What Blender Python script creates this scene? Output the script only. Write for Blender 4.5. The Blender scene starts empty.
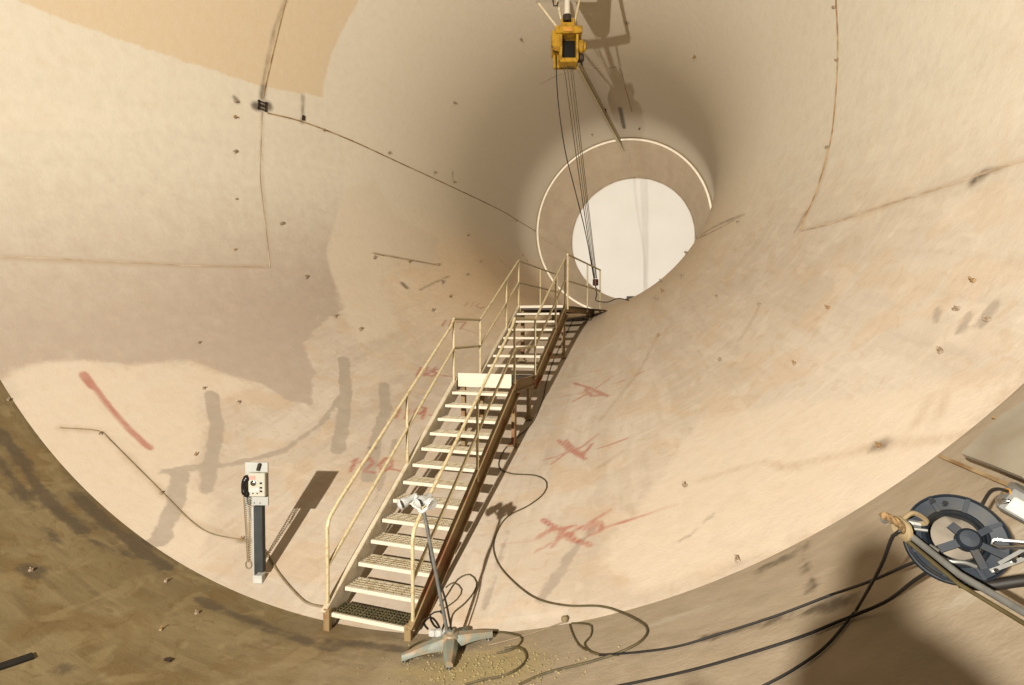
import bpy, math, random
import numpy as np
from mathutils import Vector, Matrix
random.seed(7); rng = np.random.default_rng(7)
sc = bpy.context.scene
col = sc.collection

# ------------------------------------------------------------------ camera
F = 550.0; VX, VY = 711.0, 328.0
CAM = np.array([3.572, 0.0, -4.173])
_a = np.array([(VX-512)/F, (342.5-VY)/F, 1.0]); _a /= np.linalg.norm(_a)
_u = np.array([0, _a[2], -_a[1]]); _u /= np.linalg.norm(_u)
_r = np.cross(_u, _a)
MW = np.array([_r, _a, _u])                      # world = MW @ (right, up, forward)
cd = bpy.data.cameras.new('camera'); cam = bpy.data.objects.new('camera', cd); col.objects.link(cam)
cd.sensor_fit = 'HORIZONTAL'; cd.sensor_width = 36.0; cd.lens = 36.0*F/1024; cd.clip_end = 200; cd.clip_start = .05
m4 = np.eye(4); m4[:3, 0] = MW[:, 0]; m4[:3, 1] = MW[:, 1]; m4[:3, 2] = -MW[:, 2]; m4[:3, 3] = CAM
cam.matrix_world = Matrix(m4.tolist())
sc.camera = cam

# ------------------------------------------------------------------ world, lights, exposure
w = bpy.data.worlds.new('world'); sc.world = w; w.use_nodes = True
w.node_tree.nodes['Background'].inputs[0].default_value = (1, .85, .62, 1)
w.node_tree.nodes['Background'].inputs[1].default_value = 0.0
vs = sc.view_settings; vs.view_transform = 'Standard'; vs.look = 'None'; vs.gamma = 1; vs.use_curve_mapping = False
vs.exposure = 0.0
sc.cycles.diffuse_bounces = 6; sc.cycles.max_bounces = 8; sc.cycles.glossy_bounces = 2
LIGHT = np.array([1.3, -5.0, -2.5])              # work light on a mast behind the camera
def spot(name, loc, target, power, angle, blend, size, color):
    l = bpy.data.lights.new(name, 'SPOT'); l.energy = power; l.spot_size = math.radians(angle); l.spot_blend = blend
    l.shadow_soft_size = size; l.color = color
    o = bpy.data.objects.new(name, l); o.location = loc
    o.rotation_euler = (Vector(target)-Vector(loc)).to_track_quat('-Z', 'Y').to_euler(); col.objects.link(o); return o
spot('work_light', LIGHT, (0.3, 10, 1.2), 15400, 140, 1.0, .07, (1, .93, .815))
spot('throat_fill_light', (1.4, 16.1, -3.32), (0.2, 26.4, .4), 2650, 84, 1.0, .1, (1, .95, .85))  # added fill lamp, unseen behind the lip, brightens throat and end disc

# ------------------------------------------------------------------ surface profile of the tunnel (radius along the axis)
def prof(Y):
    Y = np.asarray(Y, float); rt = 3.675; m = .383; Y1 = 16.; Y0 = 11.
    r = np.where(Y > Y1, rt, np.where(Y > Y0, rt+m/(2*(Y1-Y0))*(Y1-Y)**2, rt+m*(Y1-Y0)/2+m*(Y0-Y)))
    r = np.where(Y < 4.5, 7.122, r)
    return np.where(Y > 23.06, 3.6-(Y-23.06)*.2216, r)
def ray(p): return MW@np.array([(p[0]-512)/F, (342.5-p[1])/F, 1.])
_T = np.arange(.5, 60, .01)
def unp(p, off=0.0):                              # where the line of sight of a photo point meets the tunnel wall
    d = ray(p); P = CAM+_T[:, None]*d
    o = np.hypot(P[:, 0], P[:, 2])-prof(P[:, 1])+off
    i = int(np.argmax(o > 0)); i = max(i, 1)
    f = o[i-1]/(o[i-1]-o[i]); return P[i-1]+(P[i]-P[i-1])*f
def normal(P, off=.02):
    P = np.asarray(P, float); rr = math.hypot(P[0], P[2])
    s = float(prof(P[1]+.05)-prof(P[1]-.05))/.1
    if P[1] > 23: s = 0
    if abs(P[1]-4.5) < .06: s = -.2
    n = np.array([-P[0]/rr, s, -P[2]/rr]); return n/np.linalg.norm(n)
def at(p, dist): return CAM+ray(p)*dist           # point at camera depth dist

# ------------------------------------------------------------------ mesh helpers
class MB:
    def __init__(s): s.v = []; s.f = []; s.m = []
    def add(s, v, f, mi=0):
        o = len(s.v); s.v += [tuple(map(float, x)) for x in v]; s.f += [tuple(o+i for i in q) for q in f]; s.m += [mi]*len(f)
    def box(s, c, size, R=None, mi=0, ch=0):
        hx, hy, hz = [q/2 for q in size]; R = np.eye(3) if R is None else np.asarray(R); c = np.asarray(c, float)
        if ch > 0:                                # chamfered in x/y outline and z rims
            pts = []
            for z, k in ((-hz, ch), (-hz+ch, 0), (hz-ch, 0), (hz, ch)):
                a, b = hx-k, hy-k; e = ch
                for x, y in ((a-e, b), (a, b-e), (a, -b+e), (a-e, -b), (-a+e, -b), (-a, -b+e), (-a, b-e), (-a+e, b)):
                    pts.append(c+R@np.array([x, y, z]))
            f = [tuple(range(7, -1, -1))][::-1]
            f = [tuple(range(0, 8)), tuple(range(31, 23, -1))]
            for k in range(3):
                for i in range(8):
                    j = (i+1) % 8; f.append((k*8+i, k*8+8+i, k*8+8+j, k*8+j))
            s.add(pts, [q[::1] for q in f], mi); return
        v = [c+R@np.array([x*hx, y*hy, z*hz]) for x in (-1, 1) for y in (-1, 1) for z in (-1, 1)]
        s.add(v, [(0, 1, 3, 2), (4, 6, 7, 5), (0, 4, 5, 1), (2, 3, 7, 6), (0, 2, 6, 4), (1, 5, 7, 3)], mi)
    def bar(s, a, b, wd, ht, up=(0, 0, 1), mi=0):
        a = np.asarray(a, float); b = np.asarray(b, float); y = b-a; L = np.linalg.norm(y); y /= L
        x = np.cross(y, up); x /= np.linalg.norm(x); z = np.cross(x, y)
        s.box((a+b)/2, (wd, L, ht), np.array([x, y, z]).T, mi)
    def tube(s, pts, r, n=8, mi=0, cap=True, closed=False):
        P = np.asarray(pts, float); N = len(P); rs = np.full(N, r) if np.isscalar(r) else np.asarray(r, float)
        T = np.gradient(P, axis=0) if N > 2 else np.repeat((P[1]-P[0])[None], 2, 0)
        if closed: T = np.roll(P, -1, 0)-np.roll(P, 1, 0)
        T /= np.linalg.norm(T, axis=1)[:, None]+1e-12
        ref = np.array([0, 0, 1.]) if abs(T[0][2]) < .9 else np.array([1., 0, 0])
        u = np.cross(ref, T[0]); u /= np.linalg.norm(u); V = []
        for i in range(N):
            u = u-T[i]*(u@T[i]); u /= np.linalg.norm(u)+1e-12; w_ = np.cross(T[i], u)
            for k in range(n):
                a = 2*math.pi*k/n; V.append(P[i]+rs[i]*(math.cos(a)*u+math.sin(a)*w_))
        f = []
        for i in range(N if closed else N-1):
            i2 = (i+1) % N
            for k in range(n):
                k2 = (k+1) % n; f.append((i*n+k, i*n+k2, i2*n+k2, i2*n+k))
        if cap and not closed: f.append(tuple(range(n-1, -1, -1))); f.append(tuple((N-1)*n+k for k in range(n)))
        s.add(V, f, mi)
    def cyl(s, a, b, r, n=16, mi=0): s.tube([a, b], r, n, mi)
    def lathe(s, c, axis, rz, n=32, mi=0, ref=None):   # rz: (radius, height along axis)
        ax = np.asarray(axis, float); ax /= np.linalg.norm(ax); ref = np.array([0, 0, 1.]) if abs(ax[2]) < .9 else np.array([1., 0, 0])
        u = np.cross(ref, ax); u /= np.linalg.norm(u); w_ = np.cross(ax, u); c = np.asarray(c, float); V = []
        for r, z in rz:
            for k in range(n):
                a = 2*math.pi*k/n; V.append(c+ax*z+r*(math.cos(a)*u+math.sin(a)*w_))
        f = []
        for i in range(len(rz)-1):
            for k in range(n):
                k2 = (k+1) % n; f.append((i*n+k, i*n+k2, (i+1)*n+k2, (i+1)*n+k))
        s.add(V, f, mi)
    def sphere(s, c, r, n=12, m=8, mi=0, scale=(1, 1, 1), R=None):
        R = np.eye(3) if R is None else np.asarray(R); V = []; c = np.asarray(c, float)
        for i in range(m+1):
            t = math.pi*i/m
            for k in range(n):
                a = 2*math.pi*k/n
                V.append(c+R@(np.array([math.sin(t)*math.cos(a)*scale[0], math.sin(t)*math.sin(a)*scale[1], math.cos(t)*scale[2]])*r))
        f = [(i*n+k, (i+1)*n+k, (i+1)*n+(k+1) % n, i*n+(k+1) % n) for i in range(m) for k in range(n)]
        s.add(V, f, mi)
    def mesh(s, name, mats, smooth=False, origin=None):
        me = bpy.data.meshes.new(name); V = np.array(s.v)
        if origin is not None: V = V-np.asarray(origin)
        me.from_pydata(V.tolist(), [], s.f)
        for m in (mats if isinstance(mats, (list, tuple)) else [mats]): me.materials.append(m)
        me.polygons.foreach_set('material_index', s.m)
        if smooth: me.polygons.foreach_set('use_smooth', [True]*len(s.f))
        me.update(); return me
    def build(s, name, mats, parent=None, smooth=False):
        """one mesh object; with a parent the geometry (given in world space) is stored relative to it"""
        org = WORLD[parent.name] if parent is not None and parent.name in WORLD else (np.zeros(3) if parent is not None else None)
        o = bpy.data.objects.new(name, s.mesh(name, mats, smooth, org)); col.objects.link(o)
        if parent is not None: o.parent = parent; WORLD[o.name] = org
        else: WORLD[o.name] = np.zeros(3)
        if smooth:
            md = o.modifiers.new('split', 'EDGE_SPLIT'); md.split_angle = math.radians(40)
        return o
WORLD = {}
def tag(o, label=None, cat=None, group=None, kind=None):
    if label: o['label'] = label
    if cat: o['category'] = cat
    if group: o['group'] = group
    if kind: o['kind'] = kind
    return o
def thing(name, loc, label, cat, group=None):
    o = bpy.data.objects.new(name, None); o.empty_display_size = .1; o.location = tuple(map(float, loc)); col.objects.link(o)
    WORLD[o.name] = np.asarray(loc, float); return tag(o, label, cat, group)
def spline(pts, step=.04):
    P = np.asarray(pts, float); n = len(P)
    Q = np.vstack([2*P[0]-P[1], P, 2*P[-1]-P[-2]]); out = []
    for i in range(n-1):
        p0, p1, p2, p3 = Q[i:i+4]; k = max(2, int(np.linalg.norm(p2-p1)/step))
        for t in np.arange(k)/k:
            out.append(.5*(2*p1+(p2-p0)*t+(2*p0-5*p1+4*p2-p3)*t*t+(3*p1-p0-3*p2+p3)*t**3))
    out.append(P[-1]); return np.array(out)
def on_wall(px, lift=.0, step=.05):               # a photo polyline laid along the wall surface
    S = spline(np.array(px, float), 4.0)
    out = []
    for p in S:
        P = unp(p); out.append(P+normal(P)*lift)
    return np.array(out)

# ------------------------------------------------------------------ materials
KM = .59
def mat(name, base, rough=.7, metal=0, var=.0, scale=6, second=None, bump=.0, bscale=60, thresh=None, spec=.3):
    m = bpy.data.materials.new(name); m.use_nodes = True; nt = m.node_tree; b = nt.nodes['Principled BSDF']
    b.inputs['Roughness'].default_value = rough; b.inputs['Metallic'].default_value = metal
    b.inputs['Specular IOR Level'].default_value = spec
    base = tuple(c*KM for c in base); second = tuple(c*KM for c in second) if second else None
    tc = nt.nodes.new('ShaderNodeTexCoord')
    nz = nt.nodes.new('ShaderNodeTexNoise'); nz.inputs['Scale'].default_value = scale; nz.inputs['Detail'].default_value = 6
    nt.links.new(tc.outputs['Object'], nz.inputs['Vector'])
    r = nt.nodes.new('ShaderNodeValToRGB'); sec = second or tuple(c*(1-var) for c in base)
    lo, hi = thresh or (.35, .65)
    r.color_ramp.elements[0].position = lo; r.color_ramp.elements[0].color = (*sec, 1)
    r.color_ramp.elements[1].position = hi; r.color_ramp.elements[1].color = (*base, 1)
    nt.links.new(nz.outputs['Fac'], r.inputs['Fac']); nt.links.new(r.outputs['Color'], b.inputs['Base Color'])
    if bump:
        n2 = nt.nodes.new('ShaderNodeTexNoise'); n2.inputs['Scale'].default_value = bscale; nt.links.new(tc.outputs['Object'], n2.inputs['Vector'])
        bp = nt.nodes.new('ShaderNodeBump'); bp.inputs['Strength'].default_value = bump; bp.inputs['Distance'].default_value = .01
        nt.links.new(n2.outputs['Fac'], bp.inputs['Height']); nt.links.new(bp.outputs['Normal'], b.inputs['Normal'])
    return m
M = {}
M['cream'] = mat('cream_paint', (.70, .60, .44), .5, 0, scale=9, second=(.58, .47, .30), thresh=(.3, .5), bump=.2)
M['tread'] = mat('worn_tread', (.56, .48, .34), .6, 0, scale=12, second=(.42, .33, .19), thresh=(.34, .55), bump=.3)
M['nosing'] = mat('pale_nosing', (.82, .74, .59), .55, 0, scale=22, second=(.68, .57, .39), thresh=(.25, .45))
M['stringer'] = mat('rusty_stringer', (.33, .23, .11), .6, 0, scale=3.0, second=(.26, .11, .045), thresh=(.36, .5), bump=.2)
M['rail'] = mat('yellowed_rail', (.66, .55, .33), .45, 0, scale=26, second=(.48, .36, .17), thresh=(.32, .5))
M['grate'] = mat('oily_grating', (.17, .14, .07), .5, .3, var=.4)
M['lamp_silver'] = mat('lamp_silver', (.80, .82, .80), .3, .35, var=.2, scale=20)
M['rope'] = mat('brown_rope', (.34, .21, .09), .9, 0, var=.5, scale=60)
M['dark_steel'] = mat('dark_steel', (.07, .05, .035), .5, .4, var=.4)
M['rust'] = mat('rust', (.24, .10, .04), .85, 0, var=.5, scale=20)
M['seam'] = mat('seam_rust', (.50, .36, .19), .8, 0, scale=5, second=(.30, .17, .07), thresh=(.4, .6))
M['seam_pale'] = mat('seam_pale', (.66, .54, .40), .8, 0, scale=3, second=(.46, .34, .22), thresh=(.4, .6))
M['lug'] = mat('lug_metal', (.56, .47, .35), .5, 0, scale=30, second=(.30, .20, .12))
M['yellow'] = mat('hoist_yellow', (.52, .29, .02), .4, 0, scale=8, second=(.30, .15, .015), thresh=(.35, .5))
M['black'] = mat('black_plastic', (.012, .011, .010), .3, 0, var=.3)
M['black_rubber'] = mat('black_rubber', (.022, .018, .014), .6, 0, var=.4)
M['cable'] = mat('dusty_cable', (.12, .09, .035), .6, 0, var=.4, scale=10)
M['cable_tan'] = mat('tan_cable', (.32, .24, .13), .6, 0, var=.3, scale=10)
M['grey_steel'] = mat('grey_steel', (.30, .30, .28), .4, .5, var=.3, scale=12)
M['chrome'] = mat('chrome', (.75, .76, .76), .15, 1.0, var=.1)
M['white'] = mat('white_plastic', (.66, .65, .60), .5, 0, var=.15, scale=20)
M['phone_grey'] = mat('phone_grey', (.50, .50, .46), .5, 0, var=.1)
M['phone_cream'] = mat('phone_cream', (.56, .54, .44), .45, 0, var=.1)
M['post_dark'] = mat('post_dark', (.052, .058, .058), .55, 0, var=.35, scale=8)
M['pink'] = mat('pink_sticker', (.80, .33, .28), .6, 0, var=.1)
M['ironbase'] = mat('grey_green_iron', (.24, .26, .21), .5, 0, scale=10, second=(.36, .26, .16), thresh=(.38, .52), bump=.2)
M['reel'] = mat('reel_blueblack', (.020, .027, .038), .55, 0, scale=14, second=(.036, .036, .034), thresh=(.35, .5), spec=.22)
M['dust'] = mat('dusty_hub', (.27, .23, .18), .9, 0, var=.3, scale=14)
M['orange'] = mat('orange_knob', (.72, .33, .05), .5, 0, var=.2)
M['plate'] = mat('grey_hatch', (.46, .41, .32), .6, 0, scale=3, second=(.36, .30, .22), bump=.1)
M['crumb'] = mat('debris', (.56, .46, .23), .9, 0, var=.4, scale=30)
M['red_steel'] = mat('hook_red', (.20, .05, .03), .5, 0, var=.3)

# ------------------------------------------------------------------ painted and stained steel of the wall: masks are distances on the unrolled surface
def uvw(P):                                       # unrolled surface coordinates (metres)
    P = np.atleast_2d(P); th = np.arctan2(P[:, 0], -P[:, 2]); return np.stack([th*6.0, P[:, 1]*1.12], 1)
def pl(px, densify=True):
    px = np.asarray(px, float)
    if densify:
        q = []
        for a, b in zip(px[:-1], px[1:]):
            k = max(1, int(np.hypot(*(b-a))/25)); q += [a+(b-a)*i/k for i in range(k)]
        px = np.array(q+[px[-1]])
    return uvw(np.array([unp(p) for p in px]))
def seg_d(Q, A, B):
    d = B-A; t = np.clip(((Q-A)@d)/(d@d+1e-9), 0, 1); return np.linalg.norm(Q-(A+t[:, None]*d), axis=1)
def stroke_sdf(Q, strokes):
    out = np.full(len(Q), 9.0)
    for px, wd in strokes:
        L = pl(px); lo, hi = L.min(0)-1.2, L.max(0)+1.2
        idx = np.where(np.all((Q > lo) & (Q < hi), axis=1))[0]
        if not len(idx): continue
        q = Q[idx]; dd = np.full(len(idx), 9.0)
        for a, b in zip(L[:-1], L[1:]): dd = np.minimum(dd, seg_d(q, a, b))
        out[idx] = np.minimum(out[idx], dd-wd)
    return np.clip(out, -2, 2)
def poly_sdf(Q, polys):
    out = np.full(len(Q), 9.0)
    for px in polys:
        L = pl(list(px)+[px[0]]); dd = np.full(len(Q), 9.0); ins = np.zeros(len(Q), bool)
        for a, b in zip(L[:-1], L[1:]):
            dd = np.minimum(dd, seg_d(Q, a, b))
            c = ((a[1] > Q[:, 1]) != (b[1] > Q[:, 1]))
            with np.errstate(divide='ignore', invalid='ignore'):
                x = (b[0]-a[0])*(Q[:, 1]-a[1])/(b[1]-a[1]+1e-12)+a[0]
            ins ^= (c & (Q[:, 0] < x))
        out = np.minimum(out, np.where(ins, -dd, dd))
    return np.clip(out, -2, 2)

KW = .72
def wall_material(name, base, alt, layers, streak=(1.0, .12, 1.0), rough=.6, mott=.6, bump=.35):
    """layers: (attribute, colour, noise amount, softness, strength)"""
    base, alt = tuple(x*KW for x in base), tuple(x*KW for x in alt)
    layers = [(l[0], tuple(x*KW for x in l[1]), *l[2:]) for l in layers]
    m = bpy.data.materials.new(name); m.use_nodes = True; nt = m.node_tree; N = nt.nodes; Lk = nt.links.new
    b = N['Principled BSDF']; b.inputs['Roughness'].default_value = rough; b.inputs['Specular IOR Level'].default_value = .25
    at_ = N.new('ShaderNodeAttribute'); at_.attribute_name = 'unroll'
    def noise(scale, detail=5, vec=None, mapping=None, dist=0):
        n = N.new('ShaderNodeTexNoise'); n.inputs['Scale'].default_value = scale; n.inputs['Detail'].default_value = detail; n.inputs['Distortion'].default_value = dist
        mp = N.new('ShaderNodeMapping'); mp.inputs['Scale'].default_value = mapping or (1, 1, 1)
        Lk(at_.outputs['Vector'], mp.inputs['Vector']); Lk(mp.outputs['Vector'], n.inputs['Vector']); return n.outputs['Fac']
    def rng_(x, a, b_, c=0., d=1., smooth=False):
        n = N.new('ShaderNodeMapRange'); n.interpolation_type = 'SMOOTHSTEP' if smooth else 'LINEAR'
        for k, v in zip(('From Min', 'From Max', 'To Min', 'To Max'), (a, b_, c, d)): n.inputs[k].default_value = v
        Lk(x, n.inputs['Value']); return n.outputs['Result']
    def mix(fac, A, B, mode='MIX'):
        n = N.new('ShaderNodeMix'); n.data_type = 'RGBA'; n.blend_type = mode
        if isinstance(fac, float): n.inputs['Factor'].default_value = fac
        else: Lk(fac, n.inputs['Factor'])
        for k, v in ((6, A), (7, B)):
            if isinstance(v, tuple): n.inputs[k].default_value = (*v, 1)
            else: Lk(v, n.inputs[k])
        return n.outputs[2]
    def math_(op, a, b_):
        n = N.new('ShaderNodeMath'); n.operation = op
        for k, v in enumerate((a, b_)):
            if isinstance(v, (int, float)): n.inputs[k].default_value = v
            else: Lk(v, n.inputs[k])
        return n.outputs[0]
    c = mix(rng_(noise(.55, 6, dist=.6), .38, .66), base, alt)
    c = mix(rng_(noise(1.2, 8, mapping=streak), .42, .72, 0, mott), c, tuple(x*.80 for x in alt))
    c = mix(rng_(noise(4.5, 7, mapping=(streak[0]*1.6, streak[1]*1.5, 1), dist=.4), .5, .72, 0, mott*.55), c, tuple(x*.74 for x in alt))
    c = mix(rng_(noise(3.0, 8, mapping=(.25, 1.8, 1), dist=1.2), .56, .70, 0, mott*.45), c, tuple(min(1, x*1.18) for x in base))
    c = mix(rng_(noise(2.2, 9, mapping=(streak[1]*2, 1.6, 1)), .58, .8, 0, mott*.6), c, tuple(min(1, x*1.12) for x in base))
    ochre = tuple(min(1, x*k) for x, k in zip(alt, (1.0, .87, .70)))
    c = mix(rng_(noise(1.7, 9, dist=.8), .50, .60, 0, mott*.6), c, ochre)
    c = mix(rng_(noise(6.0, 8, dist=1.0), .57, .64, 0, mott*.45), c, tuple(x*.84 for x in ochre))
    c = mix(rng_(noise(2.6, 9, mapping=(1.4, .7, 1), dist=.5), .56, .62, 0, mott*.45), c, tuple(min(1, x*1.16) for x in base))
    edge = noise(3.5, 7); fine = noise(14, 4)
    for attr, colr, amt, soft, strength in layers:
        a = N.new('ShaderNodeAttribute'); a.attribute_name = attr
        sd = math_('ADD', a.outputs['Fac'], math_('MULTIPLY', math_('SUBTRACT', edge, .5), amt))
        sd = math_('ADD', sd, math_('MULTIPLY', math_('SUBTRACT', fine, .5), amt*.35))
        mk = rng_(sd, -soft, soft, strength, 0., True)
        worn = rng_(noise(5, 6), .25, .6, .75, 1.0)
        c = mix(math_('MULTIPLY', mk, worn), c, colr)
    c = mix(rng_(fine, .62, .8, 0, .10), c, (.25, .18, .12))
    Lk(c, b.inputs['Base Color'])
    bp = N.new('ShaderNodeBump'); bp.inputs['Strength'].default_value = bump; bp.inputs['Distance'].default_value = .02
    h = math_('ADD', noise(7, 6), math_('MULTIPLY', noise(40, 3), .3)); Lk(h, bp.inputs['Height']); Lk(bp.outputs['Normal'], b.inputs['Normal'])
    return m

def shell(name, Ys, nth, th0, th1, mats, masks=None, smooth=True, rfun=prof):
    th = np.linspace(th0, th1, nth+1); Yg, Tg = np.meshgrid(Ys, th, indexing='ij'); R = rfun(Yg)
    V = np.stack([R*np.sin(Tg), Yg, -R*np.cos(Tg)], -1).reshape(-1, 3); n1 = nth+1
    i, j = np.meshgrid(np.arange(len(Ys)-1), np.arange(nth), indexing='ij'); a = (i*n1+j).ravel()
    Fc = np.stack([a, a+1, a+n1+1, a+n1], 1)
    me = bpy.data.meshes.new(name); me.vertices.add(len(V)); me.vertices.foreach_set('co', V.ravel())
    me.loops.add(Fc.size); me.loops.foreach_set('vertex_index', Fc.ravel().astype(np.int32))
    me.polygons.add(len(Fc)); me.polygons.foreach_set('loop_start', np.arange(0, Fc.size, 4, dtype=np.int32)); me.polygons.foreach_set('loop_total', np.full(len(Fc), 4, dtype=np.int32))
    me.polygons.foreach_set('use_smooth', [smooth]*len(Fc)); me.update(calc_edges=True); me.materials.append(mats)
    U = np.stack([Tg.ravel()*6.0, Yg.ravel()*1.12], 1)
    at_ = me.attributes.new('unroll', 'FLOAT_VECTOR', 'POINT'); at_.data.foreach_set('vector', np.stack([U[:, 0], U[:, 1], 0*U[:, 0]], 1).ravel())
    for k, v in (masks(U) if masks else {}).items():
        t = me.attributes.new(k, 'FLOAT', 'POINT'); t.data.foreach_set('value', v.astype(np.float32))
    o = bpy.data.objects.new(name, me); col.objects.link(o); WORLD[o.name] = np.zeros(3)
    tag(o, kind='structure'); return o

# --- tracings (photo points, projected onto the steel)
TAN = [[(-40, -30), (20, 2), (60, 18), (130, 43), (200, 66), (260, 86), (322, 97), (327, 70), (338, 38), (352, 12), (375, -25)]]
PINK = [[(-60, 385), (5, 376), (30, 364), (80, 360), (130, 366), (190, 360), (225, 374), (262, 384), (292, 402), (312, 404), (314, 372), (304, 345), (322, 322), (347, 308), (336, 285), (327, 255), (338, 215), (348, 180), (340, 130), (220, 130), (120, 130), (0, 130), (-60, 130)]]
PALE = [[(15, 372), (60, 362), (130, 366), (190, 362), (225, 375), (262, 386), (200, 398), (205, 430), (190, 480), (215, 500), (200, 560), (165, 560), (110, 520), (60, 480), (25, 430), (10, 395)],
        [(327, 255), (345, 190), (375, 180), (395, 215), (440, 240), (430, 268), (400, 262), (380, 275), (400, 330), (360, 345), (345, 315), (336, 285)],
        [(700, 420), (800, 400), (940, 390), (1010, 380), (960, 440), (880, 500), (760, 555), (640, 590), (600, 560)]]
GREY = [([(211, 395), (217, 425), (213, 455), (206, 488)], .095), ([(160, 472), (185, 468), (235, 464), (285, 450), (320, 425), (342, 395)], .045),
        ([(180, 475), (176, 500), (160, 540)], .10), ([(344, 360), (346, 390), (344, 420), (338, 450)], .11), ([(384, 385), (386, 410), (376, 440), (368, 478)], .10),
        ([(395, 440), (375, 500)], .03), ([(592, 530), (575, 548), (555, 580), (540, 600)], .05), ([(484, 610), (500, 560), (508, 530)], .02),  # the thinnest stroke paints the lamp stand's cast shadow
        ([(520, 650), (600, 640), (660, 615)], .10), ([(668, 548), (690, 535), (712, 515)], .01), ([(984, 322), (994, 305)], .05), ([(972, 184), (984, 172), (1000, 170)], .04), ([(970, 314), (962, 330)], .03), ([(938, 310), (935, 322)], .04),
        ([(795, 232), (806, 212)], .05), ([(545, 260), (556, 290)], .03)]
RED = [([(88, 378), (108, 405), (130, 430), (150, 448)], .04), ([(84, 375), (92, 386)], .06),
       # crossed-out marks right of the stairs
       ([(551, 399), (570, 395), (590, 392)], .014), ([(574, 383), (590, 388), (608, 396)], .03), ([(572, 402), (590, 392), (613, 376)], .018), ([(590, 388), (604, 395), (592, 396), (585, 390)], .028), ([(612, 384), (628, 379), (644, 371)], .014),
       ([(540, 461), (558, 456), (565, 452)], .014), ([(558, 440), (570, 450), (585, 459)], .03), ([(551, 464), (568, 452), (582, 447), (598, 434)], .018), ([(566, 440), (572, 447), (583, 455), (592, 444)], .026), ([(596, 449), (612, 444), (628, 438)], .014),
       ([(498, 545), (520, 543), (540, 540)], .014), ([(543, 520), (560, 530), (575, 540), (590, 545)], .032), ([(535, 552), (560, 538), (580, 528), (610, 510)], .018), ([(540, 535), (558, 528), (575, 526), (590, 530)], .024), ([(552, 548), (560, 535), (570, 541)], .02), ([(584, 528), (600, 524), (602, 530), (590, 534)], .03), ([(604, 527), (630, 520), (655, 512), (677, 504)], .019),
       # level numbers left of the stairs: 120, 119, 118, 117, 116
       ([(357, 458), (350, 472)], 0.028), ([(352, 462), (357, 458)], 0.021), ([(362, 462), (370, 458), (373, 463), (364, 471), (374, 473)], 0.028), ([(386, 458), (379, 465), (382, 472), (391, 468), (392, 460), (386, 458)], 0.028), ([(392, 469), (406, 472)], 0.020),
       ([(400, 409), (396, 418)], 0.028), ([(409, 409), (405, 419)], 0.028), ([(418, 408), (414, 412), (420, 414), (426, 408), (418, 407)], 0.028), ([(426, 409), (422, 419)], 0.028), ([(430, 415), (442, 416)], 0.022),
       ([(421, 367), (417, 376)], 0.028), ([(428, 367), (424, 376)], 0.028), ([(436, 367), (430, 371), (437, 373), (432, 377), (427, 374), (438, 369)], 0.025), ([(438, 375), (462, 377)], 0.022),
       ([(446, 320), (442, 326)], 0.028), ([(452, 320), (449, 327)], 0.028), ([(456, 322), (466, 322), (460, 329)], 0.028), ([(462, 328), (478, 334)], 0.020),
       ([(468, 302), (465, 306)], 0.025), ([(474, 302), (471, 307)], 0.025), ([(480, 303), (476, 306), (480, 309), (484, 307)], 0.022), ([(484, 307), (495, 309)], 0.017)]
SMEAR_SHADOW = [([(262, 92), (268, 60), (276, 25), (286, 0)], .018), ([(303, 96), (303, 118)], .03), ([(256, 106), (268, 106)], .10), ([(262, 97), (264, 86)], .06), ([(303, 118), (302, 122)], .04), ([(235, 98), (238, 102)], .04), ([(453, 172), (453, 182)], .03),
         ([(374, 253), (400, 258), (437, 265)], .02), ([(420, 290), (450, 276)], .016), ([(498, 258), (515, 272)], .035), ([(520, 250), (528, 262)], .06), ([(520, 268), (530, 280)], .03),
         ([(402, 283), (407, 288)], .05), ([(370, 448), (376, 448)], .02), ([(620, 108), (624, 128)], .12), ([(262, 540), (240, 541)], .012), ([(975, 180), (982, 176)], .05), ([(878, 446), (884, 444)], .04), ([(699, 237), (740, 216)], .022)]  # the broad stroke on the throat roof paints the foot of the hoist's shadow
BRUSTLE = [([(800, 228), (806, 216), (818, 190), (828, 150)], .03), ([(800, 231), (880, 208), (1024, 160)], .02), ([(60, 428), (100, 431), (140, 470), (190, 521), (245, 541)], .03),
          ([(780, 468), (830, 458), (880, 446), (960, 436), (1000, 420)], .022), ([(700, 480), (760, 462), (800, 468)], .012), ([(930, 400), (915, 425)], .02), ([(945, 395), (938, 418)], .02), ([(598, 468), (625, 450)], .02), ([(628, 505), (634, 515)], .02),
          ([(660, 330), (640, 370), (600, 420)], .02), ([(760, 305), (740, 340)], .015), ([(270, 267), (200, 266), (100, 262), (0, 257)], .03), ([(262, 110), (262, 175), (270, 262)], .02)]
def cone_masks(U):
    out = {}
    front = (U[:, 1]/1.12 < 24)
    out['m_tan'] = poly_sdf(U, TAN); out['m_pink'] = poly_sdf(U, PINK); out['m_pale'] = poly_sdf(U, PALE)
    out['m_grey'] = stroke_sdf(U, GREY); out['m_red'] = stroke_sdf(U, RED); out['m_smear_shadow'] = stroke_sdf(U, SMEAR_SHADOW); out['m_rust'] = stroke_sdf(U, BRUSTLE)
    # tan throat coat, its colour lightened to stand in for light missing deeper inside
    out['m_throat'] = (12.2+.5*np.sin(U[:, 0]*.5)-U[:, 1]/1.12)*.35
    out['m_up'] = np.clip((-5.5+np.abs(-np.cos(U[:, 0]/6.0)*-6)-0), -2, 2)*0+np.clip(np.cos(U[:, 0]/6.0)*5.0-2.0, -2, 2)  # paler upper coat, also lightened to even out the lighting
    return out
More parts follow.
